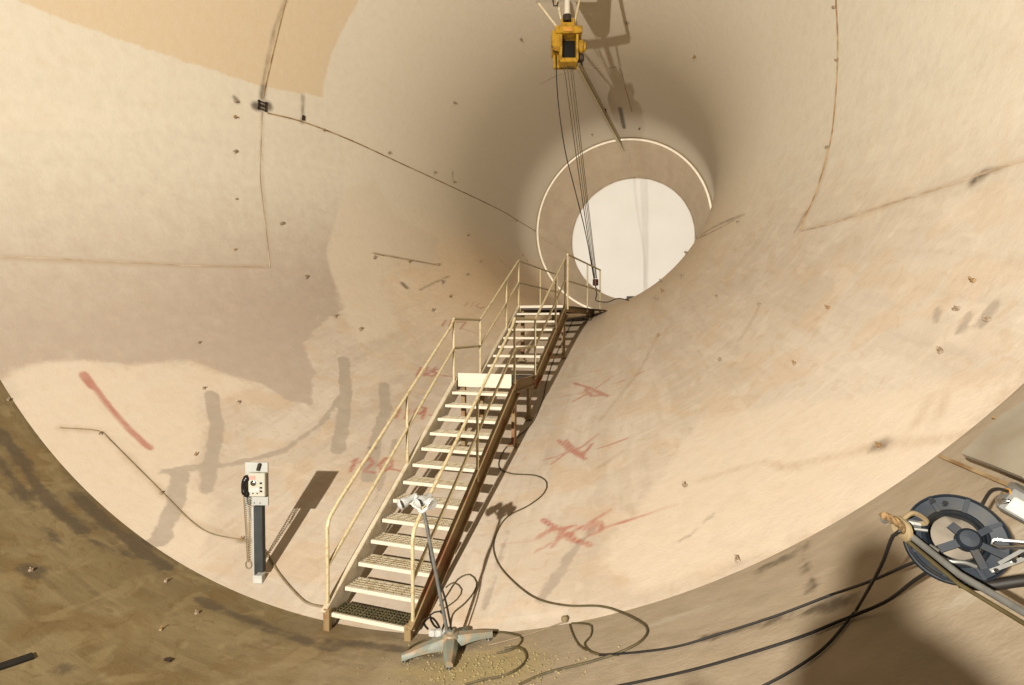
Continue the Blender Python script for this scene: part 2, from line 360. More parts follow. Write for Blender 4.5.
WM = wall_material('painted_steel_cone', (.57, .485, .39), (.52, .425, .325),
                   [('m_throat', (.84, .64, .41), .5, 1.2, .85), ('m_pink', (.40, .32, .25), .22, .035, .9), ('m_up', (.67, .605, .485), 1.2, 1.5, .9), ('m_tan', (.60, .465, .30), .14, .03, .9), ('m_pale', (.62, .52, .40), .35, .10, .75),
                    ('m_rust', (.36, .25, .15), .1, .06, .6), ('m_grey', (.35, .29, .225), .12, .02, .85), ('m_red', (.36, .11, .075), .03, .022, .8), ('m_smear_shadow', (.07, .05, .025), .06, .06, .85)],
                   streak=(1.3, .14, 1))
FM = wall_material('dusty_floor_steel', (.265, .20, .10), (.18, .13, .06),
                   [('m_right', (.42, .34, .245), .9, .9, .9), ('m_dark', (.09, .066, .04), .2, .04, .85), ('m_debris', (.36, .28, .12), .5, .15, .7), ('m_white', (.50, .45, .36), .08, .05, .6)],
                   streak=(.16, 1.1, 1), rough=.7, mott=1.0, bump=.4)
Ysc = np.concatenate([np.arange(4.5, 12, .05), np.arange(12, 17, .1), np.linspace(17, 23.06, 24)])
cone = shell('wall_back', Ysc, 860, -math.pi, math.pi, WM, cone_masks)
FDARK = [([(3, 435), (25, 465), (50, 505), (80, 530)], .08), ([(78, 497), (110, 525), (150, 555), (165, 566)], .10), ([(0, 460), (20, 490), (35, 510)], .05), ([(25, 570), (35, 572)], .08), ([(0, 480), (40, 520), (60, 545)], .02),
         ([(60, 670), (70, 668)], .05), ([(200, 600), (260, 625), (330, 650)], .05), ([(330, 640), (400, 650), (440, 655)], .05), ([(803, 545), (808, 575), (812, 590)], .02), ([(760, 570), (800, 552)], .03), ([(90, 540), (130, 555)], .05), ([(700, 640), (850, 600)], .03)]
FDEB = [[(470, 655), (520, 645), (545, 655), (530, 680), (440, 690), (400, 670)]]
FWHITE = [([(1000, 540), (1040, 525)], .08), ([(960, 600), (1010, 580), (1024, 570)], .05), ([(1000, 420), (1024, 420)], .008), ([(650, 625), (730, 600)], .03)]
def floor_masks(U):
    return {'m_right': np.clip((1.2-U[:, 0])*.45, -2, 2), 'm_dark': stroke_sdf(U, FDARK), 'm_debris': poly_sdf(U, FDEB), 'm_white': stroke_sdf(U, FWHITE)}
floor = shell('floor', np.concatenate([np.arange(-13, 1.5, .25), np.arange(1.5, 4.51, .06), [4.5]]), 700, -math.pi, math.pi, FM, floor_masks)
AM = wall_material('throat_ring_paint', (.60, .48, .34), (.54, .43, .30), [], mott=.3)
shell('wall_far', np.linspace(23.06, 26.4, 12), 160, -math.pi, math.pi, AM)
KM = 1.0
DM = mat('white_bulkhead', (.72, .71, .68), .6, 0, scale=.5, second=(.665, .65, .61), thresh=(.3, .7))
def disc(name, Y, R, m, bulge=0.0, facing=-1):
    mb = MB(); n = 96; K = 10; V = [(0, Y+bulge, 0)]; f = []
    for k in range(1, K+1):
        r = R*k/K
        for i in range(n):
            a = 2*math.pi*i/n; V.append((r*math.sin(a), Y+bulge*(1-(k/K)**2), -r*math.cos(a)))
    for i in range(n): f.append((0, 1+i, 1+(i+1) % n))
    for k in range(K-1):
        for i in range(n):
            a = 1+k*n; f.append((a+i, a+n+i, a+n+(i+1) % n, a+(i+1) % n))
    mb.add(V, f); o = mb.build(name, m, None, True); return tag(o, kind='structure')
disc('wall_end', 26.4, 2.87, DM, .5)
disc('wall_rear', -13, 7.17, FM)
mb = MB(); th = np.linspace(0, 2*math.pi, 161)[:-1]
mb.tube([(3.57*math.sin(t), 23.0, -3.57*math.cos(t)) for t in th], .045, 8, closed=True)
tag(mb.build('trim_1', mat('ring_paint', (.84, .76, .62), .5, 0, var=.1), None, True), kind='structure')
mb = MB(); mb.tube([(2.86*math.sin(t), 26.36, -2.86*math.cos(t)) for t in th], .03, 6, closed=True)
tag(mb.build('trim_2', M['seam_pale'], None, True), kind='structure')

# weld seams: raised beads along the plate joints
SEAMS = [([(0, 257), (60, 259), (140, 263), (200, 266), (270, 267)], .012, 'seam_pale'), ([(262, 112), (261, 140), (260, 175), (264, 215), (270, 267)], .010, 'seam_pale'),
         ([(267, 113), (303, 122), (350, 140), (400, 163), (450, 186), (500, 210), (520, 222), (537, 232)], .017, 'seam'), ([(286, 0), (275, 45), (267, 80), (263, 98)], .014, 'seam'),
         ([(836, -5), (838, 45), (836, 95), (830, 145), (815, 195), (806, 215), (800, 230)], .013, 'seam'), ([(800, 231), (830, 224), (880, 207), (940, 188), (1030, 158)], .012, 'seam_pale'),
         ([(697, 239), (720, 228), (745, 214)], .012, 'seam_pale'), ([(374, 254), (409, 260), (437, 265)], .012, 'seam'), ([(540, 84), (570, 70), (600, 68)], .012, 'seam_pale'), ([(608, 68), (620, 69), (626, 90), (632, 112)], .012, 'seam_pale')]
for px, r, m in SEAMS:
    mb = MB(); mb.tube(on_wall(px, .002), r, 6); mb.build('weld_seam', M[m], cone)
mb = MB(); mb.tube([unp(p)+np.array([0, -.01, 0]) for p in ((541, 238), (558, 247), (574, 258))], .012, 6)
mb.build('weld_seam', M['seam_pale'], bpy.data.objects['wall_far'])
# scaffold lugs dotted over the steel
LUGS = [(697,237),(687,254),(667,270),(660,273),(650,279),(662,282),(663,292),(657,300),(683,277),(659,336),(717,297),(760,305),(829,308),(958,309),(989,320),(974,281),(739,222),(628,22),(695,56),(640,128),(835,7),(838,60),(828,147),
        (721,360),(795,364),(941,352),(686,486),(879,446),(738,561),(235,101),(235,117),(235,152),(236,199),(235,250),(281,224),(454,102),(324,130),(389,153),(434,172),(454,182),(516,221),(374,258),(409,262),(437,265),(467,235),(450,297),(433,311),(335,317),(199,343),(306,278),
        (204,389),(196,455),(239,403),(161,494),(242,540),(101,434),(521,39),(592,134),(612,131),(466,275),(480,262),(442,283),(360,330)]
FLUGS = [(999,421),(166,582),(196,614),(161,630),(8,400),(30,571)]
lug_meshes = []
for k in range(3):
    mb = MB(); mb.box((0, 0, .012), (.045, .05, .03), None, 0, .006); mb.tube([(0, 0, .02), (.0, 0, .06), (.012, .01, .075)], .011, 6)
    if k == 1: mb.box((.02, 0, .03), (.012, .05, .05))
    if k == 2: mb.box((-.015, .01, .02), (.03, .03, .06))
    lug_meshes.append(mb.mesh('lug', M['lug'] if k else M['seam'], False))
def put_on(me, P, parent, name, rot=0, s=1.0):
    n = Vector(normal(P).tolist()); q = n.to_track_quat('Z', 'Y').to_matrix().to_4x4()
    o = bpy.data.objects.new(name, me); col.objects.link(o); o.parent = parent
    o.matrix_local = Matrix.Translation(Vector(P.tolist())) @ q @ Matrix.Rotation(rot, 4, 'Z') @ Matrix.Scale(s, 4); return o
for i, p in enumerate(LUGS):
    P = unp(p); d = (P-CAM)@MW[:, 2]; put_on(lug_meshes[i % 3], P, cone, 'lug', random.random()*6, (.75 if d < 11 else 1.2))
for i, p in enumerate(FLUGS): put_on(lug_meshes[i % 3], unp(p), floor, 'lug', random.random()*6, .6)
# pipe hanger pad with burnt paint on the seam corner
P = unp((262, 106)); n = normal(P); mb = MB()
t1 = np.array([0, 1., 0])-n*n[1]; t1 /= np.linalg.norm(t1); t2 = np.cross(n, t1); R3 = np.array([t1, t2, n]).T
for a in (-.075, .075):
    mb.box(P+t1*a+n*.02, (.02, .2, .04), R3)
    mb.box(P+t2*a+n*.02, (.2, .02, .04), R3)
mb.box(P+n*.03, (.10, .03, .05), R3); mb.build('burnt_pad', M['dark_steel'], cone)
P = unp((303, 118)); n = normal(P); mb = MB(); mb.box(P+n*.02, (.05, .10, .05), R3); mb.build('burnt_pad', M['dark_steel'], cone)

# ------------------------------------------------------------------ staircase
O = np.array([.520, 4.40, -6.963]); yaw = -.0137; W = .8955; RI, RU, RI2, RU2, LA = .1557, .2317, .1506, .2581, 1.3805
hh = np.array([math.sin(yaw), math.cos(yaw), 0]); ss = np.array([math.cos(yaw), -math.sin(yaw), 0]); zz = np.array([0, 0, 1.])
RS = np.array([ss, hh, zz]).T
def S(s, t, z): return O+ss*s+hh*t+zz*z
stair = thing('metal_staircase', O, 'cream-painted open steel staircase in two flights climbing to the throat lip', 'staircase')
T0 = 12*RU+LA; HD = 13*RI+8*RI2; TD = T0+7*RU2; TE = TD+3.1
treads = [(n*RU, n*RI) for n in range(13)]+[(T0+n*RU2, 13*RI+(n+1)*RI2) for n in range(7)]
for k, (t, z) in enumerate(treads):
    dp = .235; hw = W/2-.025
    mb = MB()
    for sx in (-hw, hw): mb.box(S(sx, t+dp/2, z-.02), (.008, dp, .04), RS)
    mb.box(S(0, t+dp, z-.02), (2*hw, .008, .04), RS)
    if k == 0: mb.box(S(0, t+dp/2, z-.045), (2*hw, .02, .01), RS)
    else: mb.box(S(0, t+dp/2, z-.012), (2*hw, dp-.02, .006), RS)
    tr = mb.build('tread', M['tread'] if k else M['grate'], stair)
    mb = MB(); mb.box(S(0, t+.012, z-.018), (2*hw+.01, .030, .040), RS, 0, .004); mb.build('nosing', M['nosing'], tr)
    mb = MB(); nb = 5                              # serrated bearing bars running across the step
    for b in range(nb):
        tt = t+.045+b*(dp-.06)/(nb-1); nt_ = 26; V = []; f = []
        hgt = .028 if k == 0 else .006
        for q in range(nt_*2+1):
            sx = -hw+2*hw*q/(nt_*2); top = z-.004+(.0 if q % 2 else (.012 if k == 0 else .004))
            for dt in (-.004, .004): V += [S(sx, tt+dt, top), S(sx, tt+dt, z-.01-hgt)]
        for q in range(nt_*2):
            a = q*4; f += [(a, a+4, a+6, a+2), (a, a+1, a+5, a+4), (a+2, a+6, a+7, a+3)]
        mb.add(V, f)
    for q in range(9 if k else 18):
        nq = 9 if k else 18; mb.box(S(-hw+2*hw*(q+.5)/nq, t+dp/2, z-.005), (.006, dp-.03, .004 if k else .012), RS)
    mb.build('grating', M['grate'] if k == 0 else M['tread'], tr)
def stringer(side, pts, dep=.23, flange=.055):
    mb = MB(); sx = side*(W/2); P = [S(sx, t, z) for t, z in pts]
    for (ta, za), (tb, zb) in zip(pts[:-1], pts[1:]):
        up = np.cross(ss, S(0, tb, zb)-S(0, ta, za)); up /= np.linalg.norm(up)
        if up[2] < 0: up = -up
        a, b = S(sx, ta, za), S(sx, tb, zb)
        mb.bar(a-up*dep/2, b-up*dep/2, .010, dep, up)
        for o_ in (0, -dep):
            mb.bar(a+up*(o_-.004*(1 if o_ == 0 else -1))+ss*side*flange/2, b+up*(o_-.004*(1 if o_ == 0 else -1))+ss*side*flange/2, flange, .008, up)
    return mb
k1 = RI/RU; k2 = RI2/RU2
for side in (-1, 1):
    m_ = M['stringer'] if side > 0 else M['cream']
    a = stringer(side, [(-.06, .03), (12*RU+.15, 12*RI+.03+.15*k1), (12*RU+.24, 13*RI+.02)]).build('stringer', m_, stair)
    b = stringer(side, [(12*RU+.2, 13*RI+.02), (T0-.25, 13*RI+.02)], .16).build('stringer', m_, stair)
    c = stringer(side, [(T0-.28, 13*RI-.02), (TD+.05, HD+.02)]).build('stringer', m_, stair)
    mb = MB(); mb.box(S(side*W/2, -.02, -.06), (.07, .05, .22), RS, 0, .005); mb.build('foot_plate', M['stringer'], stair)
    tag(a, 'rust-streaked brown stringer' if side > 0 else 'cream stringer')
# landing with a pale kick plate
mb = MB(); t_a, t_b = 12*RU+.22, T0-.02
mb.box(S(0, (t_a+t_b)/2, 13*RI-.01), (W-.03, t_b-t_a, .012), RS)
for q in range(5): mb.box(S(0, t_a+.1+q*(t_b-t_a-.2)/4, 13*RI-.04), (W-.04, .04, .05), RS)
mb.build('landing', M['dark_steel'], stair)
mb = MB(); mb.box(S(-.01, t_a-.005, 13*RI+.0), (W-.06, .012, .20), RS); tag(mb.build('kick_plate', M['nosing'], stair), 'pale cream kick plate')
# top deck
mb = MB(); mb.box(S(.0, (TD+TE)/2+.02, HD-.012), (W+.02, TE-TD, .012), RS); mb.add([S(W/2, TD+.3, HD-.018), S(W/2, TE, HD-.018), S(W/2+.36, TE, HD-.018), S(W/2+.1, TD+.3, HD-.018), S(W/2, TD+.3, HD-.006), S(W/2, TE, HD-.006), S(W/2+.36, TE, HD-.006), S(W/2+.1, TD+.3, HD-.006)], [(0, 1, 2, 3), (7, 6, 5, 4), (0, 4, 5, 1), (1, 5, 6, 2), (2, 6, 7, 3), (3, 7, 4, 0)])
for q in range(7): mb.box(S(0, TD+.1+q*(TE-TD-.2)/6, HD-.05), (W, .05, .06), RS)
mb.build('deck', M['dark_steel'], stair)
for side in (-1, 1):
    mb = MB(); mb.bar(S(side*W/2, TD, HD-.06), S(side*W/2, TE, HD-.06), .05, .12); mb.build('deck_beam', M['stringer'], stair)
mb = MB(); mb.bar(S(-W/2, TD, HD-.02), S(W/2, TD, HD-.02), .012, .05); mb.build('deck_edge', M['nosing'], stair)
# legs under landing and deck
def leg(s, t, ztop):
    a = S(s, t, ztop); r = float(prof(a[1])); zb = -math.sqrt(r*r-a[0]**2); mb = MB()
    b = np.array([a[0], a[1], zb]); mb.bar(a, b, .06, .06, (0, 1, 0)); mb.box(b+zz*.012, (.16, .16, .02)); mb.build('support_leg', M['stringer'], stair)
for s_, t_, z_ in ((-.4, 12*RU+.35, 13*RI-.05), (.4, 12*RU+.35, 13*RI-.05), (-.4, T0-.3, 13*RI-.05), (.4, T0-.3, 13*RI-.05), (-.42, TD+.1, HD-.1), (.42, TD+.1, HD-.1), (-.42, TE-.6, HD-.1), (.42, TE-.6, HD-.1)): leg(s_, t_, z_)
mb = MB(); mb.bar(S(.42, T0+.6, 13*RI+.25), S(.42, TD+.1, HD-1.0), .05, .05); mb.build('brace', M['stringer'], stair)
# railings
HR, HM = .90, .47; RAD = .019
for side in (-1, 1):
    sx = side*(W/2+.025); rail = lambda pts, nm='handrail', r=RAD: (lambda mb: (mb.tube(pts, r, 8), mb.build(nm, M['rail'], stair, True)))(MB())
    def post(t, z0, z1): rail([S(sx, t, z0), S(sx, t, z1)], 'railing_post', .018)
    tb, zb = .0, .0; tl0, tl1 = 12*RU+.16, T0-.20; zl = 13*RI
    zt = lambda t: t*k1
    post(0.02, -.02, HR-.06); post(6.8*RU, zt(6.8*RU)-.1, zt(6.8*RU)+HR); post(tl0, zl-.12, zl+HR); post(tl1, zl-.05, zl+HR)
    rail([S(sx, .02, HR-.08), S(sx, .035, HR-.03), S(sx, .06, HR+.02)]+[S(sx, t, zt(t)+HR) for t in (.2, 1.5, tl0-.1)]+[S(sx, tl0, zl+HR)])
    rail([S(sx, .02, HM-.02), S(sx, tl0, zl+HM)], 'mid_rail')
    rail([S(sx, tl0, zl+HR), S(sx, tl1, zl+HR)]); rail([S(sx, tl0, zl+HM), S(sx, tl1, zl+HM)], 'mid_rail')
    zu = lambda t: 13*RI+(t-tl1)*(HD-13*RI)/(TD-tl1)
    rail([S(sx, tl1, zl+HR), S(sx, TD, HD+HR)]); rail([S(sx, tl1, zl+HM), S(sx, TD, HD+HM)], 'mid_rail')
    post(TD, HD-.15, HD+HR); tm = TD-.72; post(tm, zu(tm)-.12, zu(tm)+HR)
    if side < 0:
        rail([S(sx, TD, HD+HR), S(sx, TE, HD+HR)]); rail([S(sx, TD, HD+HM), S(sx, TE, HD+HM)], 'mid_rail')
        for t in (TD+1.55, TE): post(t, HD-.05, HD+HR)
    else:
        ra, rb = (W/2+.09, TD-.08), (W/2+.18, TD+3.0); RQ = lambda f, z: S(ra[0]+(rb[0]-ra[0])*f, ra[1]+(rb[1]-ra[1])*f, z)
        rail([RQ(0, HD+HR+.07), RQ(1, HD+HR+.07)]); rail([RQ(0, HD+HM), RQ(1, HD+HM)], 'mid_rail')
        for f in (0.01, .55, .99): rail([RQ(f, HD-.08), RQ(f, HD+HR+.07)], 'railing_post', .018)
HOOK = S(W/2+.10, TD+2.8, HD+.66)

# ------------------------------------------------------------------ hoist on its mast, chains and hook
def hp(px, Y): d = ray(px); return CAM+d*((Y-CAM[1])/d[1])
HY = 10.5
hc = hp((566, 46), HY)
s_px = .98*HY/F/.94                                # metres for one photo pixel at the hoist
hoist = thing('chain_hoist', hc, 'yellow electric chain hoist hanging high in front of the throat', 'hoist')
hx = np.array([.94, .34, 0]); hy_ = np.array([-.34, .94, 0]); RH = np.array([hx, hy_, zz]).T
def H(x, y, z): return hc+hx*x*s_px+hy_*y+zz*z*s_px     # x, z in photo pixels from the hoist's middle
mb = MB(); mb.box(H(2, .0, 12), (26*s_px, .34, 7*s_px), RH, 0, .015); mb.box(H(-9, .05, 3), (10*s_px, .34, 20*s_px), RH, 0, .02)
mb.box(H(0, .12, -6), (24*s_px, .10, 26*s_px), RH, 0, .01); mb.box(H(-5.8, -.02, -5), (2.4*s_px, .30, 24*s_px), RH); mb.box(H(2, -.02, -17), (17*s_px, .30, 4*s_px), RH, 0, .01); mb.box(H(10, -.02, -5), (2.2*s_px, .30, 24*s_px), RH)
mb.build('housing', M['yellow'], hoist)
mb = MB(); mb.box(H(2, .05, -4), (14*s_px, .06, 19*s_px), RH); mb.build('chain_drum_bay', M['black'], hoist)
mb = MB(); mb.lathe(H(11, .0, -1), hx, [(0, 0), (.10, 0), (.125, .02), (.125, .09), (.10, .11), (.085, .12), (.085, .15), (.05, .17), (0, .17)], 20); mb.build('motor', M['yellow'], hoist, True)
mb = MB(); mb.lathe(H(11, .02, -11), hx, [(0, 0), (.09, 0), (.09, .10), (.05, .13), (0, .13)], 16); mb.build('brake_housing', M['dark_steel'], hoist, True)
mb = MB(); mb.box(H(2, 0, 18), (12*s_px, .16, 6*s_px), RH, 0, .01); mb.tube([H(-4, 0, 19), H(-4, 0, 25)], .03, 8); mb.tube([H(7, 0, 19), H(7, 0, 26)], .03, 8); mb.build('suspension_lug', M['yellow'], hoist)
mb = MB(); mb.box(H(1, -.19, -1+12), (9*s_px, .01, 4*s_px), RH); mb.build('name_plate', M['orange'], hoist)
mb = MB(); mb.tube([H(-13, -.05, 3), H(-14, -.1, -3), H(-12, -.1, -8), H(-8, -.05, -7)], .012, 6); mb.build('hook_guard', M['dark_steel'], hoist)
mast = thing('hoist_mast', H(1, 0, 24), 'pale tube mast with angle braces holding the yellow hoist from the roof', 'mast')
topz = 4.45
mb = MB(); mb.tube([H(1, 0, 23), (*H(1, 0, 23)[:2], topz)], .055, 14); mb.build('tube', M['nosing'], mast, True)
mb = MB(); mb.tube([H(1, 0, 23), H(1, 0, 29)], .085, 14); mb.build('socket', M['dark_steel'], mast, True)
for a, b in (((-6, .05, 16), (-27, .0, 41)), ((8, .05, 20), (14, .0, 48)), ((-3, .1, 22), (-9, .0, 46))):
    mb = MB(); mb.bar(H(*a), H(*b), .035, .035, (0, 1, 0)); mb.build('brace', M['rail'], mast)
mb = MB(); V = [H(x, y, z) for z, w_ in ((52, 7), (92, 26)) for x, y in ((1-w_, -.12), (1+w_, -.12), (1+w_, .12), (1-w_, .12))]
mb.add(V, [(3, 2, 1, 0), (4, 5, 6, 7)]+[(i, (i+1) % 4, 4+(i+1) % 4, 4+i) for i in range(4)]); mb.build('mast_head', M['nosing'], mast)
mb = MB(); mb.box(H(-25, 0, 46), (9*s_px, .14, 5*s_px), RH); mb.build('bracket_plate', M['nosing'], mast)
mb = MB(); mb.bar(H(-28, 0, 46), H(30, 0, 46), .10, .10); mb.build('cross_beam', M['nosing'], mast)
mb = MB()
for a in (-26, 30): mb.bar(H(a, 0, 46), (*H(a, 0, 0)[:2], 4.3), .08, .08, (0, 1, 0))
mb.build('hanger', M['nosing'], mast)
mb = MB(); mb.tube([H(-13, -.02, 43), H(-12, -.05, 37), H(-9, -.05, 37), H(-8, 0, 42)], .014, 6); mb.build('hook', M['dark_steel'], mast)
# chains: several falls pulled over to the platform rail
def sag(a, b, s, n=28):
    t = np.linspace(0, 1, n)[:, None]; P = a+(b-a)*t; P[:, 2] -= s*4*(t*(1-t))[:, 0]; return P
for q, (x0, dx, sg) in enumerate(((-2, -.05, .10), (1, -.02, .05), (4, .02, .05), (6, .05, .02))):
    mb = MB(); mb.tube(sag(H(x0, 0, -18), HOOK+np.array([dx*.6, 0, .10]), sg), .008 if q else .010, 5)
    tag(mb.build('hoist_chain', M['cable'], None, True), ('leftmost', 'second from left', 'third from left', 'rightmost')[q]+' of the four taut chain falls below the yellow hoist', 'chain', 'taut chain falls of the hoist')
mb = MB(); pts = [H(-10, 0, -8), hp((558, 100), 10.6), hp((565, 150), 10.9), hp((575, 190), 11.3), hp((586, 235), 12.2), HOOK+np.array([-.04, 0, .08])]
mb.tube(spline(pts, .2), .011, 6); tag(mb.build('control_cable', M['black_rubber'], None, True), 'slack dark control cable hanging left of the hoist chains', 'cable')
hb = thing('hook_block', HOOK, 'small red hook block tied to the top platform rail', 'hook block')
mb = MB(); mb.box(HOOK, (.13, .08, .16), RS, 0, .015); mb.build('block_body', M['red_steel'], hb)
mb = MB(); mb.tube([HOOK+zz*a+ss*b for a, b in ((-.07, 0), (-.12, 0), (-.15, .03), (-.18, .0), (-.16, -.03))], .014, 8); mb.build('hook', M['dark_steel'], hb, True)
mb = MB(); mb.tube(spline([HOOK-zz*.08, HOOK+np.array([.03, 0, -.3]), HOOK+np.array([.0, .05, -.43]), HOOK+np.array([.25, .2, -.47]), HOOK+np.array([.5, .3, -.38]), HOOK+np.array([.8, .6, -.44])], .06), .012, 6)
tag(mb.build('slack_cable', M['black_rubber'], None, True), 'dark slack cable trailing from the hook block over the throat lip', 'cable')
# beam along the throat roof
mb = MB(); ba, bb = hp((578, 66), 15.8), hp((623.5, 150), 24.0)
beam = thing('monorail_beam', ba, 'long narrow steel beam running under the throat roof', 'beam')
mb.bar(ba, bb, .015, .16); mb.build('web', M['rail'], beam)
for o_ in (.08, -.08):
    mb = MB(); mb.bar(ba+zz*o_, bb+zz*o_, .11, .02); mb.build('flange', M['rail'], beam)
for t in (.05, .5, .97):
    p = ba+(bb-ba)*t; zt_ = math.sqrt(float(prof(p[1]))**2-p[0]**2); mb = MB(); mb.bar(p+zz*.08, np.array([p[0], p[1], zt_]), .06, .06, (0, 1, 0)); mb.build('hanger', M['dark_steel'], beam)

# ------------------------------------------------------------------ telephone on its post
pb = unp((258, 581)); ph = thing('wall_telephone', pb, 'grey-fronted telephone with black handset on a dark post left of the stairs', 'telephone')
dpt = (pb-CAM)@MW[:, 2]; u = dpt/F                   # metres per photo pixel there
vx = np.array([.955, .296, 0]); vy = np.array([-.296, .955, 0]); RP = np.array([vx, vy, zz]).T   # faces the viewer's side
def PH(x, z, y=0.0): return pb+vx*(x-257.3)*u+zz*(581-z)*u+vy*y
mb = MB(); mb.box(PH(259.5, 538), (9*u, .07, 66*u), RP, 0, .004); mb.build('post', M['post_dark'], ph)
mb = MB(); mb.box(PH(254.6, 540), (1.6*u, .075, 70*u), RP); mb.build('post_edge', M['phone_grey'], ph)
mb = MB(); mb.box(PH(258.5, 578), (9.6*u, .085, 8*u), RP, 0, .006); tag(mb.build('post_foot', M['white'], ph), 'white painted foot of the post')
mb = MB(); mb.box(PH(257.5, 483), (23*u, .02, 43*u), RP, 0, .003); bp_ = mb.build('back_board', M['phone_grey'], ph)
for x_ in (255, 261):
    mb = MB(); mb.cyl(PH(x_, 502, -.008), PH(x_, 502, -.016), .006, 8); mb.build('screw', M['black'], bp_)
mb = MB(); mb.box(PH(260.3, 482.5, -.040), (17*u, .065, 23.5*u), RP, 0, .008); bx_ = mb.build('phone_box', M['phone_cream'], ph)
mb = MB(); mb.box(PH(256.3, 475.2, -.074), (6*u, .004, 4*u), RP); mb.build('sticker', M['pink'], bx_)
mb = MB(); mb.lathe(PH(257.3, 480.5, -.070), -vy, [(.030, 0), (.030, .010), (.022, .016), (.0, .016)], 20); mb.tube([PH(258.2, 480, -.085), PH(258.5, 480.5, -.105)], .012, 8); mb.build('dial', M['chrome'], bx_, True)
mb = MB(); mb.box(PH(258.3, 487.2, -.074), (9*u, .004, 4.2*u), RP); mb.build('label_plate', M['white'], bx_)
for z_ in (480.5, 485, 488.5):
    mb = MB(); mb.box(PH(265, z_, -.075), (2.2*u, .008, 1.6*u), RP); mb.build('key', M['black'], bx_)
for x_ in (256.8, 261.2):
    mb = MB(); mb.box(PH(x_, 490.6, -.075), (1.4*u, .006, 1*u), RP); mb.build('key', M['black'], bx_)
mb = MB(); mb.box(PH(261, 465.5, -.03), (2.2*u, .04, 7*u), RP@np.array(Matrix.Rotation(.3, 3, 'Y'))); mb.build('cable_clip', M['dark_steel'], ph)
mb = MB(); hs = [PH(250, 476.5, -.06), PH(249, 478, -.07), PH(248, 481, -.08), PH(247.8, 485, -.08), PH(248.4, 489, -.08), PH(250.2, 491.5, -.06)]
mb.tube(spline(hs, .01), np.interp(np.linspace(0, 1, len(spline(hs, .01))), [0, .15, .3, .7, .85, 1], [.034, .034, .026, .026, .034, .034]), 12)
mb.sphere(hs[0], .040, 12, 8); mb.sphere(hs[-1], .040, 12, 8); mb.build('handset', M['black'], ph, True)
def coil(a, b, r, turns, tr, bend=None, n=10):
    a = np.asarray(a); b = np.asarray(b); N = int(turns*n); t = np.linspace(0, 1, N); ax = (b-a); P = a+ax*t[:, None]
    if bend is not None: P = P+np.outer(4*t*(1-t), bend)
    return P+r*np.cos(2*math.pi*turns*t)[:, None]*vx+r*np.sin(2*math.pi*turns*t)[:, None]*vy
mb = MB(); mb.tube(coil(PH(247, 494, -.05), PH(249.6, 560, -.04), .011, 34, .004), .005, 5); mb.tube(coil(PH(251.5, 497, -.03), PH(250.3, 560, -.03), .009, 28, .004), .005, 5)
mb.tube([PH(250+3*math.sin(a)*1.0, 563-4*math.cos(a), -.04) for a in np.linspace(0, 6.28, 14)], .008, 6); mb.build('coiled_cord', M['cable_tan'], ph, True)
mb = MB(); mb.tube(coil(PH(248, 494, -.05), PH(252, 520, -.03), .010, 12, .004), .005, 5); mb.build('coiled_cord', M['phone_grey'], ph, True)

# ------------------------------------------------------------------ twin work lamp on a cast iron foot
lb = unp((452, 650)); du = ((lb-CAM)@MW[:, 2])/F
lamp = thing('work_lamp_stand', lb, 'unlit twin-head work lamp stand with cast iron foot at the bottom of the stairs', 'lamp')
n = normal(lb); vr = MW[:, 0]; vf = np.array([-vr[1], vr[0], 0]); vf = vf-vr*(vf@vr)
def LP(x, y, dep=0.0): return lb+vr*(x-452)*du+zz*(650-y)*du+vf*dep
hub = LP(451, 650)
# star foot of four ribbed arms
for a, ln in ((math.radians(190), .42), (math.radians(6), .36), (math.radians(-86), .34), (math.radians(62), .26), (math.radians(130), .26)):
    d = vr*math.cos(a)+vf*math.sin(a); e = np.cross(zz, d); mb = MB(); K = 10; V = []; f = []
    for i in range(K+1):
        t = i/K; wd = .062*(1-t)+.030*t+.014*math.sin(math.pi*t); base = hub+d*ln*t
        gz = -math.sqrt(max(.1, float(prof(base[1]))**2-base[0]**2))
        tz = gz+.065*(1-t)**1.3+.075+.015*math.sin(math.pi*t); zb = gz+.03+.03*math.sin(math.pi*t)
        for s_, z_ in ((-1, zb), (-.95, zb+(tz-zb)*.55), (-.5, tz), (.5, tz), (.95, zb+(tz-zb)*.55), (1, zb)):
            V.append(np.array([base[0]+e[0]*wd*s_, base[1]+e[1]*wd*s_, z_]))
    for i in range(K):
        for q in range(5): f.append((i*6+q, i*6+q+1, i*6+6+q+1, i*6+6+q))
        f.append((i*6, i*6+6, i*6+11, i*6+5))
    f += [tuple(range(6)), tuple(range(K*6+5, K*6-1, -1))]
    mb.add(V, f); ft = mb.build('foot_arm', M['ironbase'], lamp, True)
    tip = hub+d*(ln-.03); gz = -math.sqrt(float(prof(tip[1]))**2-tip[0]**2)
    mb = MB(); mb.lathe(np.array([tip[0], tip[1], gz+.0]), zz, [(0, 0), (.02, 0), (.028, .012), (.02, .03), (.02, .06), (0, .06)], 12); mb.build('levelling_foot', M['chrome'], ft, True)
mb = MB(); mb.lathe(hub+zz*.03, zz, [(0, 0), (.075, 0), (.075, .10), (.06, .12), (.035, .125), (.035, .15), (0, .15)], 20); mb.build('hub', M['ironbase'], lamp, True)
ptop = LP(424, 508); pbot = hub+zz*.15-vr*.03
mb = MB(); mb.tube([pbot, ptop], .016, 10); mb.build('pole', M['grey_steel'], lamp, True)
mb = MB(); mb.tube(spline([pbot+vr*.04, pbot+(ptop-pbot)*.3+vr*.035, pbot+(ptop-pbot)*.6-vr*.02, pbot+(ptop-pbot)*.85+vr*.01, ptop-vr*.02], .04), .009, 6); mb.build('lamp_cord', M['black_rubber'], lamp, True)
